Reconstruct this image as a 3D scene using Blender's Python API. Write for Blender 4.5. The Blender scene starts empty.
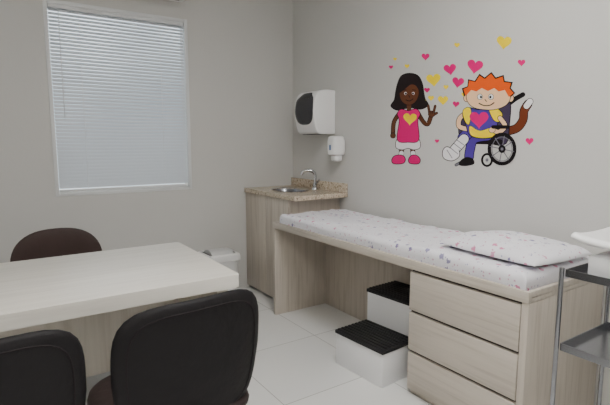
import bpy, bmesh, math, random
from mathutils import Vector, Matrix, noise
from mathutils.geometry import tessellate_polygon
random.seed(4)
scene = bpy.context.scene
COL = scene.collection

# ---------------------------------------------------------------- camera
CAM = Vector((3.618, -2.305, 1.27))
PITCH = math.radians(7.3)
F0 = Vector((-0.829, 0.559, 0)).normalized()
RV = Vector((F0.y, -F0.x, 0))
FW = F0*math.cos(PITCH) - Vector((0,0,1))*math.sin(PITCH)
cd = bpy.data.cameras.new("camera"); cd.sensor_width = 36; cd.lens = 465/610*36
cd.clip_start = 0.02
co = bpy.data.objects.new("camera", cd); COL.objects.link(co)
co.location = CAM; co.rotation_euler = FW.to_track_quat('-Z','Y').to_euler()
scene.camera = co

# ---------------------------------------------------------------- materials
def srgb(c):
    return tuple(((v/255)/12.92 if v/255 <= .04045 else ((v/255+.055)/1.055)**2.4) for v in c)
def mat(name, c, rough=.5, metal=0., spec=.5, emis=None, estr=0):
    m = bpy.data.materials.new(name); m.use_nodes = True
    b = m.node_tree.nodes["Principled BSDF"]
    b.inputs["Base Color"].default_value = (*srgb(c),1)
    b.inputs["Roughness"].default_value = rough
    b.inputs["Metallic"].default_value = metal
    b.inputs["Specular IOR Level"].default_value = spec
    if emis:
        b.inputs["Emission Color"].default_value = (*srgb(emis),1)
        b.inputs["Emission Strength"].default_value = estr
    return m
def nodes(m):
    nt = m.node_tree; return nt, nt.nodes, nt.links, nt.nodes["Principled BSDF"]
def ramp(ns, stops):
    r = ns.new("ShaderNodeValToRGB")
    el = r.color_ramp.elements
    while len(el) < len(stops): el.new(.5)
    for e,(p,c) in zip(el, stops):
        e.position = p; e.color = (*srgb(c),1)
    return r
def coords(ns, ls, scale, kind="Object"):
    tc = ns.new("ShaderNodeTexCoord"); mp = ns.new("ShaderNodeMapping")
    mp.inputs["Scale"].default_value = scale
    ls.new(tc.outputs[kind], mp.inputs["Vector"]); return mp
def wood(name, c1, c2, scale, rough=.45):
    m = mat(name, c1, rough, spec=.35); nt,ns,ls,b = nodes(m)
    mp = coords(ns, ls, scale)
    n = ns.new("ShaderNodeTexNoise"); n.inputs["Scale"].default_value = 1; n.inputs["Detail"].default_value = 6
    n.inputs["Roughness"].default_value = .6; n.inputs["Distortion"].default_value = .6
    ls.new(mp.outputs[0], n.inputs["Vector"])
    r = ramp(ns, [(.3,c2),(.5,c1),(.72,tuple(min(255,v+6) for v in c1))])
    ls.new(n.outputs["Fac"], r.inputs[0]); ls.new(r.outputs[0], b.inputs["Base Color"])
    return m
def paint(name, c, rough=.6):
    m = mat(name, c, rough, spec=.3); nt,ns,ls,b = nodes(m)
    mp = coords(ns, ls, (60,60,60))
    n = ns.new("ShaderNodeTexNoise"); n.inputs["Scale"].default_value = 1; n.inputs["Detail"].default_value = 4
    ls.new(mp.outputs[0], n.inputs["Vector"])
    bp = ns.new("ShaderNodeBump"); bp.inputs["Strength"].default_value = .05; bp.inputs["Distance"].default_value=.01
    ls.new(n.outputs["Fac"], bp.inputs["Height"]); ls.new(bp.outputs[0], b.inputs["Normal"])
    return m

M_wall = paint("wall_paint", (209,208,205))
M_ceil = paint("ceiling_paint", (235,235,235))
M_woodv = wood("laminate_vertical_grain", (196,187,175), (179,169,156), (46,46,2.2))
M_woodx = wood("laminate_horizontal_grain", (196,187,175), (179,169,156), (2.2,46,46))
M_desk = wood("desk_laminate", (226,222,213), (215,210,200), (34,1.6,34), .35)
M_deskv = wood("desk_laminate_vertical", (214,208,198), (202,195,184), (34,34,1.6), .4)
M_gap = mat("shadow_gap_brown", (62,54,48), .8)
M_white = mat("white_plastic", (240,240,240), .35)
M_whitelam = mat("white_laminate", (236,236,237), .4)
M_black = mat("black_rubber", (30,28,31), .7)
M_smoke = mat("smoked_plastic", (52,52,58), .2)
M_chrome = mat("chrome", (205,205,208), .12, 1.)
M_steel = mat("brushed_steel", (152,153,158), .24, 1.)
M_leath = mat("black_leatherette", (25,23,25), .6, spec=.25)
M_brown = mat("brown_leatherette", (60,45,42), .6, spec=.3)
M_seatb = mat("dark_brown_leatherette", (46,36,35), .6, spec=.3)
M_seam = mat("seam_thread", (44,40,42), .8, spec=.1)
M_tube = mat("black_steel_tube", (28,28,30), .4, .3)
M_alu = mat("white_aluminium", (225,227,228), .4)
for lm in (M_leath, M_brown, M_seatb):
    nt,ns,ls,b = nodes(lm)
    mp = coords(ns, ls, (220,220,220)); v = ns.new("ShaderNodeTexVoronoi"); v.inputs["Scale"].default_value=1
    ls.new(mp.outputs[0], v.inputs["Vector"]); bp = ns.new("ShaderNodeBump"); bp.inputs["Strength"].default_value=.15
    bp.inputs["Distance"].default_value=.002
    ls.new(v.outputs["Distance"], bp.inputs["Height"])
    n2 = ns.new("ShaderNodeTexNoise"); n2.inputs["Scale"].default_value=.04; n2.inputs["Detail"].default_value=3
    ls.new(mp.outputs[0], n2.inputs["Vector"]); b2_ = ns.new("ShaderNodeBump"); b2_.inputs["Strength"].default_value=.5
    b2_.inputs["Distance"].default_value=.02; ls.new(n2.outputs["Fac"], b2_.inputs["Height"])
    ls.new(bp.outputs[0], b2_.inputs["Normal"]); ls.new(b2_.outputs[0], b.inputs["Normal"])

# floor tiles
M_floor = mat("porcelain_tiles", (228,228,226), .12); nt,ns,ls,b = nodes(M_floor)
mp = coords(ns, ls, (1,1,1))
br = ns.new("ShaderNodeTexBrick"); br.offset = 0
br.inputs["Scale"].default_value = 1; br.inputs["Brick Width"].default_value=.6; br.inputs["Row Height"].default_value=.6
br.inputs["Mortar Size"].default_value=.0025; br.inputs["Mortar Smooth"].default_value=.1
br.inputs["Color1"].default_value=(*srgb((229,229,227)),1); br.inputs["Color2"].default_value=(*srgb((225,225,223)),1)
br.inputs["Mortar"].default_value=(*srgb((176,175,172)),1)
ls.new(mp.outputs[0], br.inputs["Vector"]); ls.new(br.outputs["Color"], b.inputs["Base Color"])

# granite
M_gran = mat("beige_granite", (190,172,148), .2); nt,ns,ls,b = nodes(M_gran)
mp = coords(ns, ls, (62,62,62)); v = ns.new("ShaderNodeTexNoise"); v.inputs["Scale"].default_value=1; v.inputs["Detail"].default_value=4
v.inputs["Roughness"].default_value=.8
ls.new(mp.outputs[0], v.inputs["Vector"])
r = ramp(ns, [(.36,(84,70,58)),(.43,(172,154,132)),(.50,(216,203,182)),(.58,(198,180,156)),(.64,(242,236,224))])
ls.new(v.outputs["Fac"], r.inputs[0]); ls.new(r.outputs[0], b.inputs["Base Color"])

# printed fabric: white with small pink / purple motifs
def fabric(name):
    m = mat(name, (232,230,236), .85, spec=.1); nt,ns,ls,b = nodes(m)
    mp = coords(ns, ls, (1,1,.8))
    base = (*srgb((238,237,243)),1)
    prev = None
    for i,(sc,th,warp,cols) in enumerate([(22,.25,.026,[(0,(214,138,172)),(.35,(134,128,170)),(.6,(218,156,184)),(.8,(154,150,184))]),
                                (50,.19,.012,[(0,(212,176,198)),(.5,(178,176,204)),(.8,(214,168,190))])]):
        dn = ns.new("ShaderNodeTexNoise"); dn.inputs["Scale"].default_value=85; ls.new(mp.outputs[0], dn.inputs["Vector"])
        ad = ns.new("ShaderNodeVectorMath"); ad.operation='MULTIPLY_ADD'
        ad.inputs[1].default_value=(warp,)*3
        ls.new(dn.outputs["Color"], ad.inputs[0]); ls.new(mp.outputs[0], ad.inputs[2])
        v = ns.new("ShaderNodeTexVoronoi"); v.inputs["Scale"].default_value=sc; v.inputs["Randomness"].default_value=.85
        ls.new(ad.outputs[0], v.inputs["Vector"])
        mr = ns.new("ShaderNodeMapRange"); mr.inputs["From Min"].default_value=th+.03; mr.inputs["From Max"].default_value=th-.03
        ls.new(v.outputs["Distance"], mr.inputs["Value"])
        sp = ns.new("ShaderNodeSeparateColor"); ls.new(v.outputs["Color"], sp.inputs[0])
        gt = ns.new("ShaderNodeMath"); gt.operation='GREATER_THAN'; gt.inputs[1].default_value=.4
        ls.new(sp.outputs[1], gt.inputs[0])
        mu = ns.new("ShaderNodeMath"); mu.operation='MULTIPLY'
        ls.new(mr.outputs[0], mu.inputs[0]); ls.new(gt.outputs[0], mu.inputs[1])
        r = ramp(ns, cols); r.color_ramp.interpolation='CONSTANT'; ls.new(sp.outputs[0], r.inputs[0])
        mx = ns.new("ShaderNodeMix"); mx.data_type='RGBA'
        ls.new(mu.outputs[0], mx.inputs["Factor"])
        if prev: ls.new(prev.outputs["Result"], mx.inputs["A"])
        else: mx.inputs["A"].default_value = base
        ls.new(r.outputs[0], mx.inputs["B"]); prev = mx
    ls.new(prev.outputs["Result"], b.inputs["Base Color"])
    return m
M_fab = fabric("printed_cotton")

# ---------------------------------------------------------------- builders
def link(o, parent=None):
    COL.objects.link(o)
    if parent: o.parent = parent
    return o
def top(name, label, category, loc=(0,0,0), rot=0, group=None):
    e = bpy.data.objects.new(name, None); e.empty_display_size=.1
    e.location = loc; e.rotation_euler=(0,0,rot); link(e)
    e["label"]=label; e["category"]=category
    if group: e["group"]=group
    return e
def meshobj(name, bm, m, parent=None, smooth=False, angle=None):
    me = bpy.data.meshes.new(name)
    bmesh.ops.recalc_face_normals(bm, faces=bm.faces[:])
    bm.to_mesh(me); bm.free()
    if m is not None:
        for mm in (m if isinstance(m,(list,tuple)) else [m]): me.materials.append(mm)
    if smooth or angle:
        for p in me.polygons: p.use_smooth = True
        if angle: me.set_sharp_from_angle(angle=math.radians(angle))
    return link(bpy.data.objects.new(name, me), parent)
def addbox(bm, a, b, bev=0, mi=0):
    a=Vector(a); b=Vector(b)
    r = bmesh.ops.create_cube(bm, size=1)
    vs = r["verts"]
    for v in vs:
        v.co = Vector(((a.x+b.x)/2+v.co.x*(b.x-a.x), (a.y+b.y)/2+v.co.y*(b.y-a.y), (a.z+b.z)/2+v.co.z*(b.z-a.z)))
    fs = set(f for v in vs for f in v.link_faces)
    for f in fs: f.material_index=mi
    if bev>0:
        es = list(set(e for v in vs for e in v.link_edges))
        rr = bmesh.ops.bevel(bm, geom=es, offset=bev, segments=2, profile=.5, affect='EDGES')
        for f in rr["faces"]: f.material_index=mi
def box(name, a, b, m, parent=None, bev=.002):
    bm = bmesh.new(); addbox(bm, a, b, bev); return meshobj(name, bm, m, parent, angle=35)
def boxes(name, lst, m, parent=None, bev=.002):
    bm = bmesh.new()
    for it in lst:
        addbox(bm, it[0], it[1], bev if len(it)<4 else it[3], it[2] if len(it)>2 else 0)
    return meshobj(name, bm, m, parent, angle=35)
def smoothpts(pts, n=6, closed=False):
    P=[Vector(p) for p in pts]; out=[]; N=len(P)
    rng = range(N) if closed else range(N-1)
    for i in rng:
        p0 = P[(i-1)%N] if closed or i>0 else P[0]
        p1=P[i]; p2=P[(i+1)%N]; p3 = P[(i+2)%N] if closed or i+2<N else P[-1]
        for k in range(n):
            t=k/n
            out.append(.5*((2*p1)+(-p0+p2)*t+(2*p0-5*p1+4*p2-p3)*t*t+(-p0+3*p1-3*p2+p3)*t**3))
    if not closed: out.append(P[-1])
    return out
def addtube(bm, pts, r, seg=10, closed=False, mi=0, cap=True):
    P=[Vector(p) for p in pts]; N=len(P); rings=[]; up=None
    for i,p in enumerate(P):
        if closed: t=(P[(i+1)%N]-P[i-1]).normalized()
        else: t=(P[min(i+1,N-1)]-P[max(i-1,0)]).normalized()
        if up is None:
            up = Vector((0,0,1)) if abs(t.z)<.9 else Vector((1,0,0))
        s = t.cross(up).normalized(); up = s.cross(t).normalized()
        rr = r[i] if isinstance(r,(list,tuple)) else r
        rings.append([bm.verts.new(p+(s*math.cos(2*math.pi*k/seg)+up*math.sin(2*math.pi*k/seg))*rr) for k in range(seg)])
    for i in range(N if closed else N-1):
        a=rings[i]; b2=rings[(i+1)%N]
        for k in range(seg):
            f=bm.faces.new((a[k],a[(k+1)%seg],b2[(k+1)%seg],b2[k])); f.material_index=mi
    if not closed and cap:
        bm.faces.new(rings[0][::-1]).material_index=mi; bm.faces.new(rings[-1]).material_index=mi
def tube(name, pts, r, m, parent=None, seg=10, closed=False):
    bm=bmesh.new(); addtube(bm, pts, r, seg, closed); return meshobj(name,bm,m,parent,angle=50)
def addlathe(bm, prof, seg=32, cx=0, cy=0, sx=1, sy=1, mi=0, power=2.):
    rings=[]
    for (r,z) in prof:
        if r<1e-5: rings.append([bm.verts.new((cx,cy,z))]); continue
        ring=[]
        for k in range(seg):
            a=2*math.pi*k/seg; c,s=math.cos(a),math.sin(a)
            q=(abs(c)**power+abs(s)**power)**(-1/power)
            ring.append(bm.verts.new((cx+r*c*q*sx, cy+r*s*q*sy, z)))
        rings.append(ring)
    for a,b2 in zip(rings,rings[1:]):
        if len(a)==1 and len(b2)==1: continue
        for k in range(seg):
            if len(a)==1: f=bm.faces.new((a[0],b2[k],b2[(k+1)%seg]))
            elif len(b2)==1: f=bm.faces.new((a[k],a[(k+1)%seg],b2[0]))
            else: f=bm.faces.new((a[k],a[(k+1)%seg],b2[(k+1)%seg],b2[k]))
            f.material_index=mi
def lathe(name, prof, m, parent=None, angle=40, **kw):
    bm=bmesh.new(); addlathe(bm, prof, **kw); return meshobj(name,bm,m,parent,angle=angle)
def pad(name, w, h, t, fn, m, parent, power=4., seg=56, edge=8.):
    """rounded cushion in local (u,v,n); fn maps to xyz"""
    bm=bmesh.new()
    ss=[0,.25,.5,.7,.82,.9,.95,.985,1.0]
    def hh(s): return (1-s**edge)**.5 if s<1 else 0
    rings=[]
    seq=[(s,1) for s in ss]+[(s,-1) for s in reversed(ss[:-1])]
    for s,sg in seq:
        if s==0: rings.append([bm.verts.new(fn(0,0,sg*t/2))]); continue
        ring=[]
        for k in range(seg):
            a=2*math.pi*k/seg; c,sn=math.cos(a),math.sin(a)
            q=(abs(c)**power+abs(sn)**power)**(-1/power)
            ring.append(bm.verts.new(fn(w/2*s*c*q, h/2*s*sn*q, sg*t/2*hh(s))))
        rings.append(ring)
    for a,b2 in zip(rings,rings[1:]):
        for k in range(seg):
            if len(a)==1: bm.faces.new((a[0],b2[k],b2[(k+1)%seg]))
            elif len(b2)==1: bm.faces.new((a[k],a[(k+1)%seg],b2[0]))
            else: bm.faces.new((a[k],a[(k+1)%seg],b2[(k+1)%seg],b2[k]))
    return meshobj(name,bm,m,parent,smooth=True)
def outline(w,h,s,power,fn,n,seg=56):
    out=[]
    for k in range(seg):
        a=2*math.pi*k/seg; c,sn=math.cos(a),math.sin(a); q=(abs(c)**power+abs(sn)**power)**(-1/power)
        out.append(fn(w/2*s*c*q,h/2*s*sn*q,n))
    return out
def struct(o): o["kind"]="structure"; return o

# ---------------------------------------------------------------- room shell
RX, RY, RZ = 4.7, -3.7, 2.75
WY0,WY1,WZ0,WZ1 = -1.948,-.968,.900,2.215
struct(box("floor",(-.15,RY-.15,-.1),(RX+.15,.15,0),M_floor,bev=0))
struct(box("ceiling",(-.15,RY-.15,RZ),(RX+.15,.15,RZ+.1),M_ceil,bev=0))
struct(box("wall_right",(-.15,0,0),(RX+.15,.15,RZ),M_wall,bev=0))
struct(box("wall_back",(-.15,RY-.15,0),(RX+.15,RY,RZ),M_wall,bev=0))
struct(box("wall_near",(RX,RY,0),(RX+.15,0,RZ),M_wall,bev=0))
struct(boxes("wall_left",[((-.15,RY,0),(0,WY0,RZ)),((-.15,WY1,0),(0,0,RZ)),
       ((-.15,WY0,0),(0,WY1,WZ0)),((-.15,WY0,WZ1),(0,WY1,RZ))],M_wall,bev=0))
# window frame and glass
fr=.025
bm=bmesh.new()
addbox(bm,(-.10,WY0,WZ0),(.006,WY0+fr,WZ1),.002); addbox(bm,(-.10,WY1-fr,WZ0),(.006,WY1,WZ1),.002)
addbox(bm,(-.10,WY0+fr,WZ0),(.006,WY1-fr,WZ0+fr),.002); addbox(bm,(-.10,WY0+fr,WZ1-fr),(.006,WY1-fr,WZ1),.002)
ym=(WY0+WY1)/2
win=struct(meshobj("window_1",bm,M_alu,angle=35))
M_glass=mat("window_glass",(230,238,240),.02); nodes(M_glass)[3].inputs["Transmission Weight"].default_value=1
nodes(M_glass)[3].inputs["IOR"].default_value=1.02
g=box("window_glass",(-.098,WY0+fr,WZ0+fr),(-.094,WY1-fr,WZ1-fr),M_glass,win,bev=0)

# venetian blind
M_slat=mat("blind_slat",(214,216,218),.4); nt,ns,ls,b=nodes(M_slat)
tr=ns.new("ShaderNodeBsdfTranslucent"); tr.inputs[0].default_value=(*srgb((226,229,233)),1)
mx=ns.new("ShaderNodeMixShader"); mx.inputs[0].default_value=.09
ls.new(b.outputs[0],mx.inputs[1]); ls.new(tr.outputs[0],mx.inputs[2]); ls.new(mx.outputs[0],ns["Material Output"].inputs["Surface"])
by0,by1=WY0+fr+.004,WY1-fr-.004
bl=top("venetian_blind","white aluminium venetian blind with closed slats hanging in the window frame","blind",(0,ym,WZ0+fr))
H=WZ1-WZ0-2*fr; hw=(by1-by0)/2
box("headrail",(-.035,-hw,H-.025),(0,hw,H),M_alu,bl)
bm=bmesh.new(); n=50; pitch=(H-.05)/n
for i in range(n):
    zc=.026+pitch*(i+.5)
    pr=[(-.032,zc+.0125),(-.0225,zc+.0065),(-.0115,zc-.0035),(-.0055,zc-.0108)]
    vs=[[bm.verts.new((x,s*hw,z)) for x,z in pr] for s in (-1,1)]
    for k in range(3): bm.faces.new((vs[0][k],vs[0][k+1],vs[1][k+1],vs[1][k]))
sl=meshobj("slats",bm,M_slat,bl,smooth=True)
box("bottom_rail",(-.026,-hw,.002),(-.006,hw,.02),M_alu,bl)
for yy in (-hw*.6,hw*.6):
    tube("lift_cord",[(-.005,yy,.02),(-.005,yy,H-.03)],.0014,M_white,bl,seg=6)
tube("tilt_wand",[(.004,-hw+.06,H-.03),(.006,-hw+.06,H-.75)],.003,M_alu,bl,seg=8)

# air conditioner above window
ac=top("air_conditioner","white split air conditioner indoor unit mounted above the window","air conditioner",(0,-1.40,2.33))
boxes("body",[((.0,-.40,0),(.19,.40,.27))],M_white,ac,bev=.02)
box("air_louver",(.09,-.34,-.012),(.18,.34,-.004),mat("louver_grey",(150,150,150),.5),ac)

# ceiling lamps
M_em=mat("lamp_diffuser",(255,255,255),.5,emis=(255,252,247),estr=35)
for k,(lx,ly) in enumerate([(2.65,-1.25),(3.95,-2.6)]):
    cl=top("ceiling_lamp","square white ceiling luminaire with a glowing diffuser","ceiling lamp",(lx,ly,RZ),group="ceiling luminaires")
    bm=bmesh.new()
    for a,b2 in [((-.32,-.32,-.05),(.32,-.29,0)),((-.32,.29,-.05),(.32,.32,0)),((-.32,-.29,-.05),(-.29,.29,0)),((.29,-.29,-.05),(.32,.29,0))]:
        addbox(bm,a,b2,.002)
    meshobj("lamp_frame",bm,M_alu,cl,angle=35)
    box("diffuser",(-.29,-.29,-.035),(.29,.29,-.03),M_em,cl,bev=0)

# ---------------------------------------------------------------- sink cabinet
CH=.885; cabx=.70; cabd=.49
cab=top("sink_cabinet","light wood laminate base cabinet standing in the room corner","cabinet",(0.003,0,0))
boxes("body",[((0,-cabd+.02,0),(.018,-.003,CH-.036)),((cabx-.018,-cabd+.02,0),(cabx,-.003,CH-.036)),
  ((.0185,-.02,0),(cabx-.0185,-.003,CH-.15)),((.0185,-cabd+.02,0.02),(cabx-.0185,-.0205,.04)),
  ((.0185,-cabd+.02,CH-.075),(cabx-.0185,-cabd+.038,CH-.036))],M_woodv,cab)
for i in range(2):
    x0=.003+i*.349; d=box("door",(x0,-cabd,.03),(x0+.344,-cabd+.018,CH-.04),M_woodv,cab)
ct=top("sink_countertop","beige speckled granite countertop with backsplash and inset basin","countertop",(0.003,0,CH-.035))
bm=bmesh.new(); x0,x1,y0,y1=0,.80,-cabd-.012,-.003; cx,cy=.38,-.275; ea,eb=.185,.13
angs=[2*math.pi*k/64 for k in range(64)]
for X,Y in ((x0,y0),(x1,y0),(x0,y1),(x1,y1)): angs.append(math.atan2(Y-cy,X-cx)%(2*math.pi))
angs=sorted(set(angs))
O=[];I=[]
for a in angs:
    c,s=math.cos(a),math.sin(a)
    tx=((x1-cx)/c if c>1e-9 else (x0-cx)/c if c<-1e-9 else 1e9); ty=((y1-cy)/s if s>1e-9 else (y0-cy)/s if s<-1e-9 else 1e9)
    t=min(tx,ty); O.append((cx+c*t,cy+s*t)); I.append((cx+ea*c,cy+eb*s))
def rg(L,z): return [bm.verts.new((x,y,z)) for x,y in L]
ot,ob,it,ib=rg(O,.035),rg(O,0),rg(I,.035),rg(I,0); N=len(angs)
for k in range(N):
    j=(k+1)%N
    bm.faces.new((ot[k],ot[j],it[j],it[k])); bm.faces.new((ob[k],ob[j],ib[j],ib[k]))
    bm.faces.new((ot[k],ot[j],ob[j],ob[k])); bm.faces.new((it[k],it[j],ib[j],ib[k]))
meshobj("counter_slab",bm,M_gran,ct,angle=30)
boxes("backsplash",[((0,-.022,.0355),(x1,-.003,.105))],M_gran,ct)
lathe("basin",[(.197,.0385),(.186,.034),(.176,.0),(.160,-.05),(.115,-.09),(.03,-.10),(0,-.10)],M_steel,ct,cx=cx,cy=cy,sy=.705)
fa=top("faucet","chrome swan-neck faucet with lever on the granite sink top","faucet",(.46,-.075,CH+.0005))
lathe("base",[(0,0),(.028,0),(.026,.012),(.018,.02),(.017,.05),(0,.05)],M_chrome,fa,seg=20)
tube("spout",smoothpts([(0,0,.04),(0,0,.115),(-.01,-.012,.145),(-.035,-.045,.158),(-.06,-.08,.148),(-.068,-.09,.12)],6),.013,M_chrome,fa)
tube("lever",[(0.012,0,.045),(.035,0,.06),(.06,0,.085)],[.009,.008,.009],M_chrome,fa)

# ---------------------------------------------------------------- wall dispensers
td=top("paper_towel_dispenser","white wall paper towel dispenser with smoked grey front window","towel dispenser",(.49,-.002,1.34))
bm=bmesh.new()
prof=smoothpts([(0,0,0),(-.13,.0,0),(-.17,.02,0),(-.195,.09,0),(-.205,.18,0),(-.195,.27,0),(-.16,.325,0),(-.09,.345,0),(0,.345,0)],4)
W=.14
L=[bm.verts.new((-W,q.x,q.y)) for q in prof]
R=[bm.verts.new((W,v.co.y,v.co.z)) for v in L]
for i in range(len(L)-1): bm.faces.new((L[i],L[i+1],R[i+1],R[i]))
bm.faces.new(L); bm.faces.new(R[::-1]); bm.faces.new((L[0],R[0],R[-1],L[-1]))
bmesh.ops.recalc_face_normals(bm,faces=bm.faces[:])
rim=[e for e in bm.edges if abs(e.verts[0].co.x-e.verts[1].co.x)<1e-6 and not(abs(e.verts[0].co.y)<1e-5 and abs(e.verts[1].co.y)<1e-5)]
bmesh.ops.bevel(bm,geom=rim,offset=.012,segments=3,profile=.5,affect='EDGES')
meshobj("body",bm,M_white,td,angle=30)
def fsurf(z):
    pts=[(0.0,-.13),(.02,-.17),(.09,-.195),(.18,-.205),(.27,-.195),(.325,-.16),(.345,-.09)]
    for (z0,a),(z1,b_) in zip(pts,pts[1:]):
        if z<=z1: return a+(b_-a)*(z-z0)/(z1-z0)
    return -.09
def ff(u,v,n): return Vector((u,fsurf(.20+v)-n-.002,.20+v))
pad("smoked_window",.255,.255,.014,ff,M_smoke,td,power=2.8)
box("towel_slot",(-.1,-.15,-.003),(.1,-.05,.001),M_smoke,td)

sd=top("soap_dispenser","small white wall soap dispenser above the sink backsplash","soap dispenser",(.73,-.002,1.125))
bm=bmesh.new()
addlathe(bm,[(0,.05),(.045,.05),(.055,.058),(.058,.10),(.058,.16),(.052,.19),(.035,.2),(0,.2)],cx=0,cy=-.062,power=3.5,sy=1.02)
meshobj("body",bm,M_white,sd,angle=40)
bm=bmesh.new(); addlathe(bm,[(0,0),(.02,0),(.038,.01),(.042,.048),(0,.048)],cx=0,cy=-.058,power=2.6)
meshobj("push_button",bm,M_white,sd,angle=40)
box("level_window",(-.012,-.1245,.09),(.012,-.1215,.13),mat("blue_window",(120,145,185),.3),sd,bev=.001)

# ---------------------------------------------------------------- waste bin
wb=top("waste_bin","white plastic waste bin with swing lid against the wall","waste bin",(.155,-.82,0))
lathe("body",[(0,0),(.108,0),(.115,.01),(.133,.33),(.136,.335),(0,.335)],M_white,wb,power=7,seg=48)
lathe("lid_collar",[(.136,.336),(.146,.338),(.146,.365),(.138,.385),(.115,.392),(.112,.355),(0,.355)],[M_white],wb,power=7,seg=48)
bm=bmesh.new()
vs=[]
for i in range(9):
    a=-.9+1.8*i/8; vs.append([bm.verts.new((.094*math.sin(a)/math.sin(.9),s*.090,.384+.034*(math.cos(a)-math.cos(.9))/(1-math.cos(.9)))) for s in (-1,1)])
for a,b2 in zip(vs,vs[1:]): bm.faces.new((a[0],a[1],b2[1],b2[0]))
for s in (0,1): bm.faces.new([v[s] for v in vs])
meshobj("swing_flap",bm,mat("flap_grey",(216,217,217),.35),wb,angle=40)
box("lid_gap_shade",(-.108,-.108,.3551),(.108,.108,.382),mat("gap_shade_dark",(50,50,52),.7),wb)  # solid dark block, painted shade for the gap around the flap

# ---------------------------------------------------------------- examination bed frame
BX0,BX1,BF,BT=.71,2.67,-.63,.70
bed=top("examination_bed","light wood laminate examination bed base with three drawers","examination bed",(BX0,0,0))
Lb=BX1-BX0; t=.03
UB=BT-.045
box("end_panel",(0,BF+.004,0),(t,-.012,UB-.001),M_woodv,bed)
box("end_panel",(Lb-t,BF+.004,0),(Lb,-.012,UB-.001),M_woodv,bed)
box("back_panel",(t+.001,-.17,.0),(Lb-t-.001,-.15,UB-.003),M_woodv,bed)
boxes("top_tray",[((.0,BF+.02,UB),(Lb,-.012,UB+.02)),((0,BF,UB),(Lb,BF+.019,BT)),
    ((0,-.03,UB+.021),(Lb,-.012,BT)),((0,BF+.0195,UB+.021),(.018,-.0305,BT)),((Lb-.018,BF+.0195,UB+.021),(Lb,-.0305,BT))],M_woodx,bed,bev=.0015)
dx0=2.055-BX0; dx1=Lb-t-.002
box("drawer_carcass",(dx0,BF+.03,0),(dx1,-.172,UB-.003),M_woodv,bed)
dz0,dz1=.03,UB-.004; dh=(dz1-dz0)/3
for i in range(3):
    za=dz0+dh*i; d=box("drawer",(dx0+.002,BF+.004,za+.004),(dx1-.002,BF+.026,za+dh-.010),M_woodx,bed)
    box("pull_gap_shade",(dx0+.004,BF+.02,za+dh-.0095),(dx1-.004,BF+.0285,za+dh+.0035),M_gap,d,bev=0)  # dark brown strip stands in for the shade inside the finger gap

# mattress (heightfield with rolled edges)
def fold(s,half,r,drop):
    sg=1 if s>=0 else -1; a=abs(s); flat=half-r
    if a<=flat: return s,0
    ang=(a-flat)/r
    if ang<=math.pi/2: return sg*(flat+r*math.sin(ang)), r*(1-math.cos(ang))
    rem=a-flat-r*math.pi/2
    return sg*half, min(drop,r+rem)
def clothbox(name,L,W,Hh,r,m,loc,label,cat,amp=.005,nx=220,ny=80,fs=5.):
    bm=bmesh.new(); ext=r*math.pi/2+(Hh-r)
    sl=L/2-r+ext; sw=W/2-r+ext; g=[]
    for i in range(nx+1):
        row=[]
        for j in range(ny+1):
            s=-sl+2*sl*i/nx; u=-sw+2*sw*j/ny
            x,dx=fold(s,L/2,r,Hh); y,dy=fold(u,W/2,r,Hh); d=max(dx,dy)
            nn=noise.noise(Vector((s*fs,u*fs*.8,3.1)))+.4*noise.noise(Vector((s*fs*2.3+u*6,u*fs*1.4,7)))
            rid=0
            for (fx,fy,of,ww) in ((2.6,1.2,11,6),(1.5,3.4,23,7),(4.2,-2.2,31,5)):
                q=1-abs(noise.noise(Vector((s*fx+u*fy,u*2.2-s*.6,of))))*ww
                rid+=max(0,q)**2
            k=1-min(1,d/Hh)
            z=Hh-d+(amp*nn+amp*1.1*rid)*(.25+.75*k)*(1 if d<Hh*.95 else 0)
            y+= (amp*1.2*nn if dy>r*.5 and d<Hh*.97 else 0)*(-1 if u<0 else 1)*(1-d/Hh)
            row.append(bm.verts.new((x,y,z)))
        g.append(row)
    for i in range(nx):
        for j in range(ny):
            bm.faces.new((g[i][j],g[i+1][j],g[i+1][j+1],g[i][j+1]))
    bmesh.ops.remove_doubles(bm,verts=bm.verts[:],dist=1e-5)
    o=meshobj(name,bm,m,None,smooth=True); o.location=loc; o["label"]=label; o["category"]=cat
    return o
mz=UB+.021; MH=.080
mt=clothbox("mattress",Lb-.075,-BF-.08,MH,.03,M_fab,((BX0+BX1)/2+.002,(BF-.01)/2+.002,mz),
  "thin mattress in white sheet printed with small pink motifs","mattress")

# pillow: square-cornered stuffed case built as two sewn sheets
bm=bmesh.new(); NP=60; PW,PH=.262,.212
for sg in (1,-1):
    g=[]
    for i in range(NP+1):
        row=[]
        for j in range(NP+1):
            a=math.sin((-1+2*i/NP)*math.pi/2); b_=math.sin((-1+2*j/NP)*math.pi/2)
            prof_=(max(0,1-abs(a)**3.4)*max(0,1-abs(b_)**3.4))**.42
            x=a*PW*(1-.03*(a*a*b_*b_)); y=b_*PH*(1-.03*(a*a*b_*b_))
            z=(.056 if sg>0 else -.016)*prof_
            if sg>0:
                wr=.009*noise.noise(Vector((x*6,y*6,1)))+.006*noise.noise(Vector((x*14+y*9,y*11-x*6,5)))
                q=max(0,1-abs(noise.noise(Vector((x*3.5+y*2,y*5-x*2,9))))*5)**2
                z+=(wr-.008*q)*min(1,prof_*1.3)
            row.append(bm.verts.new((x,y,z)))
        g.append(row)
    for i in range(NP):
        for j in range(NP):
            bm.faces.new((g[i][j],g[i+1][j],g[i+1][j+1],g[i][j+1]))
bmesh.ops.remove_doubles(bm,verts=bm.verts[:],dist=2e-5)
pw=meshobj("pillow",bm,M_fab,None,smooth=True)
pw.location=(2.385,-.30,mz+MH+.0245); pw.rotation_euler=(0,math.radians(.5),math.radians(-4))
pw["label"]="flat pillow in white printed pillowcase lying on the mattress"; pw["category"]="pillow"

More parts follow.
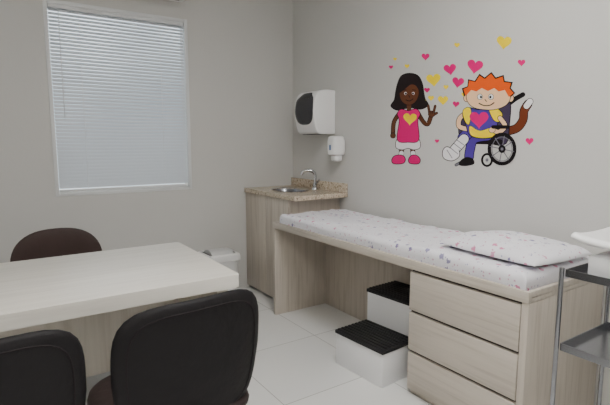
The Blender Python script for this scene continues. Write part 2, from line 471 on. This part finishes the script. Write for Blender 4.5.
# ---------------------------------------------------------------- step stool
st=top("step_stool","two-step white wooden stool with black rubber treads beside the bed","step stool",(1.755,-.46,0),math.radians(4))
w=.18
boxes("body",[((-w,-.25,0),(w,.0,.185)),((-w,.0005,0),(w,.25,.38))],M_whitelam,st,bev=.003)
def tread(y0,y1,z):
    lst=[((-w-.004,y0,z),(w+.004,y1,z+.018))]
    for k in range(9):
        yy=y0+.018+(y1-y0-.036)*k/8
        lst.append(((-w+.006,yy-.007,z+.0181),(w-.006,yy+.007,z+.026)))
    boxes("tread",lst,M_black,st,bev=.001)
tread(-.256,-.001,.1855); tread(-.004,.252,.3805)

# ---------------------------------------------------------------- desk
DX0,DX1,DY0,DY1,DH=1.19,1.94,-2.95,-1.495,.74
dk=top("desk","cream laminate office desk with thick top and panel legs","desk",((DX0+DX1)/2,(DY0+DY1)/2,0))
dw,dl=(DX1-DX0)/2,(DY1-DY0)/2
def rounded(w2,l2,r,n=6):
    pts=[]
    for (cx_,cy_,a0) in ((w2-r,l2-r,0),(-w2+r,l2-r,90),(-w2+r,-l2+r,180),(w2-r,-l2+r,270)):
        for k in range(n+1):
            a=math.radians(a0+90*k/n); pts.append((cx_+r*math.cos(a),cy_+r*math.sin(a)))
    return pts
def slab(name,w2,l2,r,z0,z1,m,parent,bev=.003):
    bm=bmesh.new(); pts=rounded(w2,l2,r); A=[bm.verts.new((x,y,z0)) for x,y in pts]; B=[bm.verts.new((x,y,z1)) for x,y in pts]
    bm.faces.new(A[::-1]); f=bm.faces.new(B); N=len(pts)
    for k in range(N): bm.faces.new((A[k],A[(k+1)%N],B[(k+1)%N],B[k]))
    es=[e for e in bm.edges if abs(e.verts[0].co.z-e.verts[1].co.z)<1e-6]
    bmesh.ops.bevel(bm,geom=es,offset=bev,segments=2,profile=.5,affect='EDGES')
    return meshobj(name,bm,m,parent,angle=40)
slab("desk_top",dw,dl,.012,DH-.055,DH,M_desk,dk)
for s in (-1,1):
    yc=s*(dl-.055)
    box("leg",(-dw+.03,yc-.025,0),(dw-.05,yc+.025,DH-.056),M_deskv,dk)
box("modesty_panel",(-.16,-dl+.085,.22),(-.14,dl-.085,DH-.056),M_deskv,dk)

# ---------------------------------------------------------------- chairs
def build_chair(e, M, star=False, bw=.45, bh=.40, bp=4.4, bz=.648, MSt=None):
    tilt=.10
    def sf(u,v,n): return Vector((u, v, .455+n+.01*(u/.22)**2))
    seat=pad("seat",.45,.45,.075,sf,MSt or M,e,power=3.6)
    def bf(u,v,n):
        return Vector((.215+n-.055*(u/.2)**2*.5+tilt*v, u*(1-.10*max(0,-v/.2)), bz+v))
    back=pad("backrest",bw,bh,.042,bf,M,e,power=bp)
    tube("piping",outline(bw,bh,.86,bp,bf,.0185),.0024,M_seam,back,seg=6,closed=True)
    tube("back_bracket",smoothpts([(.02,0,.405),(.20,0,.40),(.245,0,.42),(.245,0,.47),(.235,0,.52)],5),.015,M_tube,e)
    if star:
        lathe("gas_lift",[(0,.09),(.028,.09),(.028,.25),(.018,.26),(.018,.40),(.06,.405),(.06,.417),(0,.417)],M_tube,e,seg=20)
        for k in range(5):
            a=2*math.pi*k/5+.3; c,s=math.cos(a),math.sin(a)
            lg=tube("base_arm",[(0.02*c,.02*s,.10),(.14*c,.14*s,.095),(.26*c,.26*s,.07)],[.022,.018,.013],M_tube,e)
            bm=bmesh.new(); addlathe(bm,[(0,-.02),(.022,-.02),(.027,-.012),(.027,.012),(.022,.02),(0,.02)],seg=18)
            for v in bm.verts:
                x,y,z=v.co; v.co=Vector((.27*c,.27*s,.027))+Vector((-s,c,0))*z+Vector((c,s,0))*x+Vector((0,0,1))*y
            meshobj("caster",bm,M_tube,e,angle=40)
    else:
        for s in (-1,1):
            tube("leg",smoothpts([(-.17,s*.19,.415),(-.19,s*.205,.3),(-.21,s*.22,.011)],4),.011,M_tube,e)
            tube("leg",smoothpts([(.14,s*.19,.415),(.18,s*.205,.3),(.215,s*.22,.011)],4),.011,M_tube,e)
        bm=bmesh.new()
        for x in (-.172,.142): addtube(bm,[(x,-.19,.405),(x,.19,.405)],.01,8)
        for y in (-.19,.19): addtube(bm,[(-.172,y,.405),(.142,y,.405)],.01,8)
        meshobj("seat_frame",bm,M_tube,e,angle=50)
ch=top("visitor_chair","black padded visitor chair with brown seat facing the desk","chair",(2.20,-1.88,0),math.radians(5),group="visitor chairs at the desk")
build_chair(ch,M_leath,MSt=M_seatb)
c2=ch.copy(); COL.objects.link(c2); c2.location=(2.215,-2.375,0); c2.rotation_euler=(0,0,math.radians(2))
for p in list(ch.children):
    q=p.copy(); COL.objects.link(q); q.parent=c2
    for p2 in list(p.children):
        q2=p2.copy(); COL.objects.link(q2); q2.parent=q
oc=top("office_chair","dark brown leatherette office chair tucked behind the desk","chair",(.95,-2.03,0),math.pi)
build_chair(oc,M_brown,star=True,bw=.46,bh=.40,bp=2.6,bz=.597)

# ---------------------------------------------------------------- trolley
tx0,tx1,ty0,ty1=2.84,3.38,-.74,-.38
tl=top("instrument_trolley","stainless steel two-shelf instrument trolley beside the bed end","trolley",((tx0+tx1)/2,(ty0+ty1)/2,0))
hx,hy=(tx1-tx0)/2,(ty1-ty0)/2
def shelf(z,nm):
    boxes(nm,[((-hx+.010,-hy+.010,z),(hx-.010,hy-.010,z+.004)),
     ((-hx+.010,-hy+.007,z),(hx-.010,-hy+.0105,z+.025)),((-hx+.010,hy-.0105,z),(hx-.010,hy-.007,z+.025)),
     ((-hx+.007,-hy+.010,z),(-hx+.0105,hy-.010,z+.025)),((hx-.0105,-hy+.010,z),(hx-.007,hy-.010,z+.025))],M_steel,tl,bev=0)
shelf(.825,"top_shelf"); shelf(.565,"lower_shelf")
for sx in (-1,1):
    for sy in (-1,1):
        tube("leg",[(sx*hx,sy*hy,.06),(sx*hx,sy*hy,.855)],.008,M_steel,tl)
        bm=bmesh.new(); addlathe(bm,[(0,-.011),(.024,-.011),(.03,-.006),(.03,.006),(.024,.011),(0,.011)],seg=18)
        for v in bm.verts:
            x,y,z=v.co; v.co=Vector((sx*hx+x,sy*hy+z,.03+y))
        meshobj("caster",bm,M_black,tl,angle=40)

bs=top("baby_scale","white baby weighing scale with curved tray on the steel trolley","scale",(3.12,-.55,.8295))
boxes("body",[((-.225,-.145,0),(.225,.145,.075))],M_white,bs,bev=.014)
bm=bmesh.new(); prof=[(-.275,.120),(-.265,.116),(-.22,.106),(-.13,.1),(0,.098),(.13,.1),(.22,.106),(.265,.116),(.275,.120)]
A=[]
for i,(x,z) in enumerate(prof):
    A.append([bm.verts.new((x,y,z+dz)) for y,dz in ((-.155,.022),(-.145,.008),(0,0),(.145,.008),(.155,.022))])
for a,b2 in zip(A,A[1:]):
    for k in range(4): bm.faces.new((a[k],a[k+1],b2[k+1],b2[k]))
o=meshobj("weighing_tray",bm,M_white,bs,smooth=True)
md=o.modifiers.new("t","SOLIDIFY"); md.thickness=.032; md.offset=0
md=o.modifiers.new("s","SUBSURF"); md.levels=2; md.render_levels=2
box("support",(-.12,-.08,.0751),(.12,.08,.084),M_white,bs)

# ---------------------------------------------------------------- wall stickers
C=dict(M=(226,14,118),Y=(255,224,10),K=(22,17,20),BR=(100,58,36),H=(34,25,27),W=(242,240,242),
  SK=(248,204,162),OR=(238,92,18),PU=(84,62,158),G=(120,118,128),DG=(70,58,84),TB=(112,54,30),PK=(230,90,160))
MS={k:mat("vinyl_"+k.lower(),v,.5,spec=.2) for k,v in C.items()}
KEYS=list(C.keys())
def onwall(u,v,off):
    """measured photo position -> point on the plane of the right-hand wall"""
    a=(u-305)/465; b=(v-202.5)/465
    d=FW+RV*a-(RV.cross(FW))*b
    t=(0-off-CAM.y)/d.y
    return CAM+d*t
def heart(cx,cy,s,rot=0):
    pts=[]
    for k in range(28):
        t=2*math.pi*k/28
        x=16*math.sin(t)**3/16; y=-(13*math.cos(t)-5*math.cos(2*t)-2*math.cos(3*t)-math.cos(4*t))/16
        c,sn=math.cos(rot),math.sin(rot); pts.append((cx+s*(x*c-y*sn),cy+s*(x*sn+y*c)))
    return pts
def ell(cx,cy,rx,ry,n=24): return [(cx+rx*math.cos(2*math.pi*k/n),cy+ry*math.sin(2*math.pi*k/n)) for k in range(n)]
def sm(pts,n=4): return [(p.x,p.y) for p in smoothpts([(x,y,0) for x,y in pts],n,True)]
def stroke(pts,w,n=5):
    P=smoothpts([(x,y,0) for x,y in pts],n) if len(pts)>2 else [Vector((x,y,0)) for x,y in pts]
    Lf=[];Rt=[]
    for i,p in enumerate(P):
        t=(P[min(i+1,len(P)-1)]-P[max(i-1,0)]).normalized(); nn=Vector((-t.y,t.x,0))
        Lf.append(p+nn*w);Rt.append(p-nn*w)
    def cap(c,t,w):
        a0=math.atan2(t.y,t.x); return [c+Vector((math.cos(a0+a),math.sin(a0+a),0))*w for a in [math.radians(d) for d in (60,30,0,-30,-60)]]
    te=(P[-1]-P[-2]).normalized(); tb=(P[0]-P[1]).normalized()
    out=Lf+cap(P[-1],te,w)+Rt[::-1]+cap(P[0],tb,w)
    return [(p.x,p.y) for p in out]
def grow(pts,d):
    out=[];N=len(pts); ar=sum(pts[i][0]*pts[(i+1)%N][1]-pts[(i+1)%N][0]*pts[i][1] for i in range(N)); sg=1 if ar>0 else -1
    for i in range(N):
        a=Vector(pts[i-1]);b_=Vector(pts[(i+1)%N]); t=(b_-a)
        if t.length<1e-6: out.append(pts[i]);continue
        t.normalize(); out.append((pts[i][0]+sg*t.y*d,pts[i][1]-sg*t.x*d))
    return out
def ring(cx,cy,rx,ry,w):
    return ('ring',cx,cy,rx,ry,w)
STEP=.00005
def sticker(name,layers,label,cat,group=None):
    bm=bmesh.new(); off=.0003
    def add(c,pts):
        nonlocal off
        vs=[bm.verts.new(onwall(u,v,off)) for u,v in pts]
        for tri in tessellate_polygon([[Vector((u,v,0)) for u,v in pts]]):
            try: f=bm.faces.new([vs[i] for i in tri]); f.material_index=KEYS.index(c)
            except ValueError: pass
        off+=STEP
    for L_ in layers:
        c,p=L_[0],L_[1]; ol=L_[2] if len(L_)>2 else 0
        if p[0]=='ring':
            _,cx,cy,rx,ry,w=p; n=32
            a=[bm.verts.new(onwall(cx+rx*math.cos(2*math.pi*k/n),cy+ry*math.sin(2*math.pi*k/n),off)) for k in range(n)]
            b2=[bm.verts.new(onwall(cx+(rx-w)*math.cos(2*math.pi*k/n),cy+(ry-w)*math.sin(2*math.pi*k/n),off)) for k in range(n)]
            for k in range(n):
                f=bm.faces.new((a[k],a[(k+1)%n],b2[(k+1)%n],b2[k])); f.material_index=KEYS.index(c)
            off+=STEP; continue
        if ol: add('K',grow(p,ol*1.25))
        add(c,p)
    ctr=sum((v.co for v in bm.verts),Vector())/len(bm.verts); ctr.y=0
    for v in bm.verts: v.co-=ctr
    me=bpy.data.meshes.new(name)
    for f in bm.faces:
        f.normal_update()
        if f.normal.y>0: f.normal_flip()
    bm.to_mesh(me); bm.free()
    for k in KEYS: me.materials.append(MS[k])
    o=link(bpy.data.objects.new(name,me)); o.location=ctr; o["label"]=label; o["category"]=cat
    if group:o["group"]=group
    return o
girl=[
 ('H',sm([(398,83),(401.5,76),(409,73.5),(417.5,75.5),(422,83),(423.5,92),(425,99),(428,105),(421,109),(412,107.5),(404,108.5),(397,110),(391,106),(394.5,100),(396,91)]),.5),
 ('BR',stroke([(402,146),(401,156)],1.9),.5),('BR',stroke([(412.5,146),(413,156)],1.9),.5),
 ('W',stroke([(401.5,153),(401,156)],2.2)),('W',stroke([(413,153),(413,156)],2.2)),
 ('M',sm([(392,160),(395,156),(402,155.5),(405,159),(403,163),(394,163.5)]),.6),
 ('M',sm([(409,159),(412,155.5),(417,156),(420,160),(418,163.5),(410,163)]),.6),
 ('BR',stroke([(399.5,113),(394,122),(393,133)],1.6),.5),('BR',ell(393,135.5,2.2,2.4),.5),
 ('BR',stroke([(418,113),(423.5,122),(428,124),(431,116)],1.6),.5),
 ('BR',stroke([(429.4,112.5),(428.2,105.5)],.9),.35),('BR',stroke([(433.6,112.5),(435.2,106)],.9),.35),('BR',stroke([(433.3,115),(436.8,113)],.9),.35),
 ('BR',ell(431.5,114,3,3),.4),('K',stroke([(430.9,111.5),(430.9,113.6)],.25)),('K',stroke([(432.4,111.6),(432.4,113.6)],.25)),
 ('W',sm([(399,138),(417,138),(420,147),(414,149.5),(408,148),(402,149.5),(396,147)]),.5),
 ('BR',stroke([(409,104),(409,110)],2.2)),
 ('M',sm([(401,109.5),(408.5,111),(416,109),(420,114),(417.5,121),(418.5,140),(408,142),(397.5,140),(399.5,121),(397.5,114)]),.5),
 ('Y',heart(410,118.5,6.8,.05)),
 ('BR',sm([(401,88),(409,82),(417,87),(418.6,94),(415.5,101.5),(409,105),(402.5,101.8),(399.7,95)]),.3),
 ('H',sm([(398.5,93),(400,81),(409,76),(419,80),(421,93),(417,86.5),(411,84.5),(405,89)])),
 ('W',ell(405.6,93.4,1.4,1.5)),('W',ell(413.2,93.4,1.4,1.5)),('K',ell(405.8,93.6,.95,1.1)),('K',ell(413,93.6,.95,1.1)),
 ('K',stroke([(403,90.2),(406,89.8)],.35)),('K',stroke([(412.5,89.8),(415.5,90.2)],.35)),
 ('K',stroke([(408.8,95.5),(409.6,97.3)],.35)),('K',stroke([(406,99.9),(409.5,101),(413,98.9)],.4)),
]
sticker("cartoon_girl_sticker",girl,"vinyl sticker of cartoon girl in magenta dress on the wall","wall sticker")
spokes=[('G',stroke([(502-12*math.cos(a),149-13*math.sin(a)),(502+12*math.cos(a),149+13*math.sin(a))],.45)) for a in (0.2,.98,1.77,2.55)]
def hs(pts):  # widen the head and hair a little
    return [(488+(x-488)*1.05,y) for x,y in pts]
hairK=[(465.2,97),(463,88.3),(468.3,86.2),(469,79),(475.3,80.8),(479.8,73.6),(484.8,77.4),(491.3,71.8),(495.4,77.4),(503,74.8),(504,80.9),(511.8,82),(509.8,88),(514,93),(508.2,98.6),(504,90),(468,93)]
boy=[
 ('TB',stroke([(508,131),(517,128),(523,120),(524,111),(528,104)],3.8),.6),
 ('W',stroke([(526.5,106),(530,101.5)],2.9),.5),
 ('K',stroke([(500,112),(510,104),(522,95)],1.5)),('K',stroke([(515,99),(523,94.5)],2.4)),
 ('DG',sm([(494,104),(503,100),(510,103),(509,125),(506,143),(492,142),(492,120)]),.7),
 ('DG',sm([(459,121),(463,116),(467,118),(467,134),(460,137)]),.6),
 ('K',stroke([(462,141),(500,142)],2.8)),
 ('G',stroke([(470,143),(466,158),(456,165)],1),.4),
 ('K',ring(487,160,6,7,2.2)),('G',ell(487,160,1.5,1.7)),
 ('PU',stroke([(488,136),(474,139),(470,150),(469,157)],4.2),.6),
 ('K',sm([(459,165),(461,160),(467,157),(473,159),(474,164),(466,166)])),
 ('PU',stroke([(487,132),(472,131),(463,138)],5),.6),
 ('W',stroke([(464,139),(457,147),(453,152)],4.6),.6),('W',sm([(458,149),(459,156),(452,160.5),(444,158),(443,151),(447,147),(453,150)]),.6),
 ('W',stroke([(460,143),(453,151)],3.6)),
 ('G',stroke([(457,140),(464,145)],.35)),('G',stroke([(454,143.5),(461,149)],.35)),('G',stroke([(450,147.5),(458,154)],.35)),('G',stroke([(447,150),(452,158)],.35)),
 ('SK',stroke([(468,112),(460,118),(459,126),(466,129)],2.1),.5),
 ('PU',sm([(468,108),(480,110),(493,107),(499,112),(497,124),(495,136),(482,138),(470,135),(466,124),(463,114)]),.6),
 ('Y',sm([(463,111),(468,107.5),(471,111),(469,124),(465,121)]),.4),
 ('Y',sm([(489,107),(496,108),(502,114),(500,121),(495,121),(491,115)]),.4),
 ('Y',sm([(470,126),(480,131),(494,127),(494,136),(482,138),(471,135)]),.3),
 ('M',heart(479,119,9.5,.0)),
 ('SK',stroke([(500,118),(505,126),(499,132),(493,130)],2.1),.5),('SK',ell(492,130,3,2.6),.4),
 ('SK',ell(510.5,98,3,3.6),.5),('SK',ell(466.5,98,2.6,3.4),.5),
 ('K',hs(hairK)),
 ('SK',hs(sm([(468,94),(476,85),(489,83),(502,86),(509,95),(506,104),(496,109),(486,109.5),(475,107.5),(469,102)])),.5),
 ('OR',hs([(466.5,96),(464.5,89),(469,87),(470,80.5),(476,82),(480,75.5),(485,79),(491,73.5),(495,79),(502,76.5),(503,82),(510,83),(508.5,88.5),(512.5,93),(508,97),(504,90),(498,91.5),(494,88),(488,91),(482,88),(477,91.5),(472,90)])),
 ('W',ell(480,96.8,2.4,2.6),.3),('W',ell(491,96.8,2.4,2.6),.3),('K',ell(481,97,1.1,1.3)),('K',ell(490.3,97,1.1,1.3)),
 ('K',stroke([(485,99.5),(486.5,101.5)],.4)),('K',stroke([(479,103.3),(484,105.5),(490,105.2),(494,102.6)],.5)),
 ('K',stroke([(493,127),(508,127)],1.8)),
 ('K',ring(502,149,14.5,16.5,3.6)),('G',ring(502,149,10.4,12.4,.7)),
]+spokes+[('K',ell(502,149,3.6,4)),('G',ell(502,149,1.4,1.6))]
sticker("cartoon_boy_sticker",boy,"vinyl sticker of orange-haired cartoon boy in wheelchair on the wall","wall sticker")
hearts=[(504,42,7.5,'Y',.1),(425.5,56.5,4,'M',0),(457,45,2.8,'Y',0),(475,66,8,'M',.15),(450,69,6.3,'M',-.15),(433.5,79.5,7.2,'Y',-.1),
 (458,82,6,'M',.15),(443,100,5.2,'Y',0),(421.5,101.5,4.5,'Y',.1),(521.5,62.5,3.8,'M',0),(407,66,2.4,'Y',0),(427,90,3,'M',0),
 (456,104,3.4,'M',.1),(529.5,141,4,'M',0),(391,67,2.2,'M',0),(431,98,3,'Y',0),(464,94.5,2.8,'Y',0),
 (437,141,2.2,'M',0),(446,87,2.6,'Y',0),(395,59,1.8,'Y',0)]
for (cx_,cy_,s,c,r_) in hearts:
    sticker("heart_sticker",[(c,heart(cx_,cy_,s,r_))],("magenta" if c=='M' else "yellow")+(" small" if s<4.6 else " large")+" vinyl heart sticker on the painted wall","wall sticker","heart stickers scattered on the wall")

# ---------------------------------------------------------------- world (overcast daylight)
w_=bpy.data.worlds.new("world"); scene.world=w_; w_.use_nodes=True
wn=w_.node_tree; bg=wn.nodes["Background"]
tc=wn.nodes.new("ShaderNodeTexCoord"); nz=wn.nodes.new("ShaderNodeTexNoise"); nz.inputs["Scale"].default_value=3
cr=wn.nodes.new("ShaderNodeValToRGB"); cr.color_ramp.elements[0].position=.35; cr.color_ramp.elements[0].color=(.3,.33,.37,1)
cr.color_ramp.elements[1].position=.65; cr.color_ramp.elements[1].color=(.95,.97,1,1)
wn.links.new(tc.outputs["Generated"],nz.inputs["Vector"]); wn.links.new(nz.outputs["Fac"],cr.inputs[0]); wn.links.new(cr.outputs[0],bg.inputs[0])
bg.inputs[1].default_value=2.6
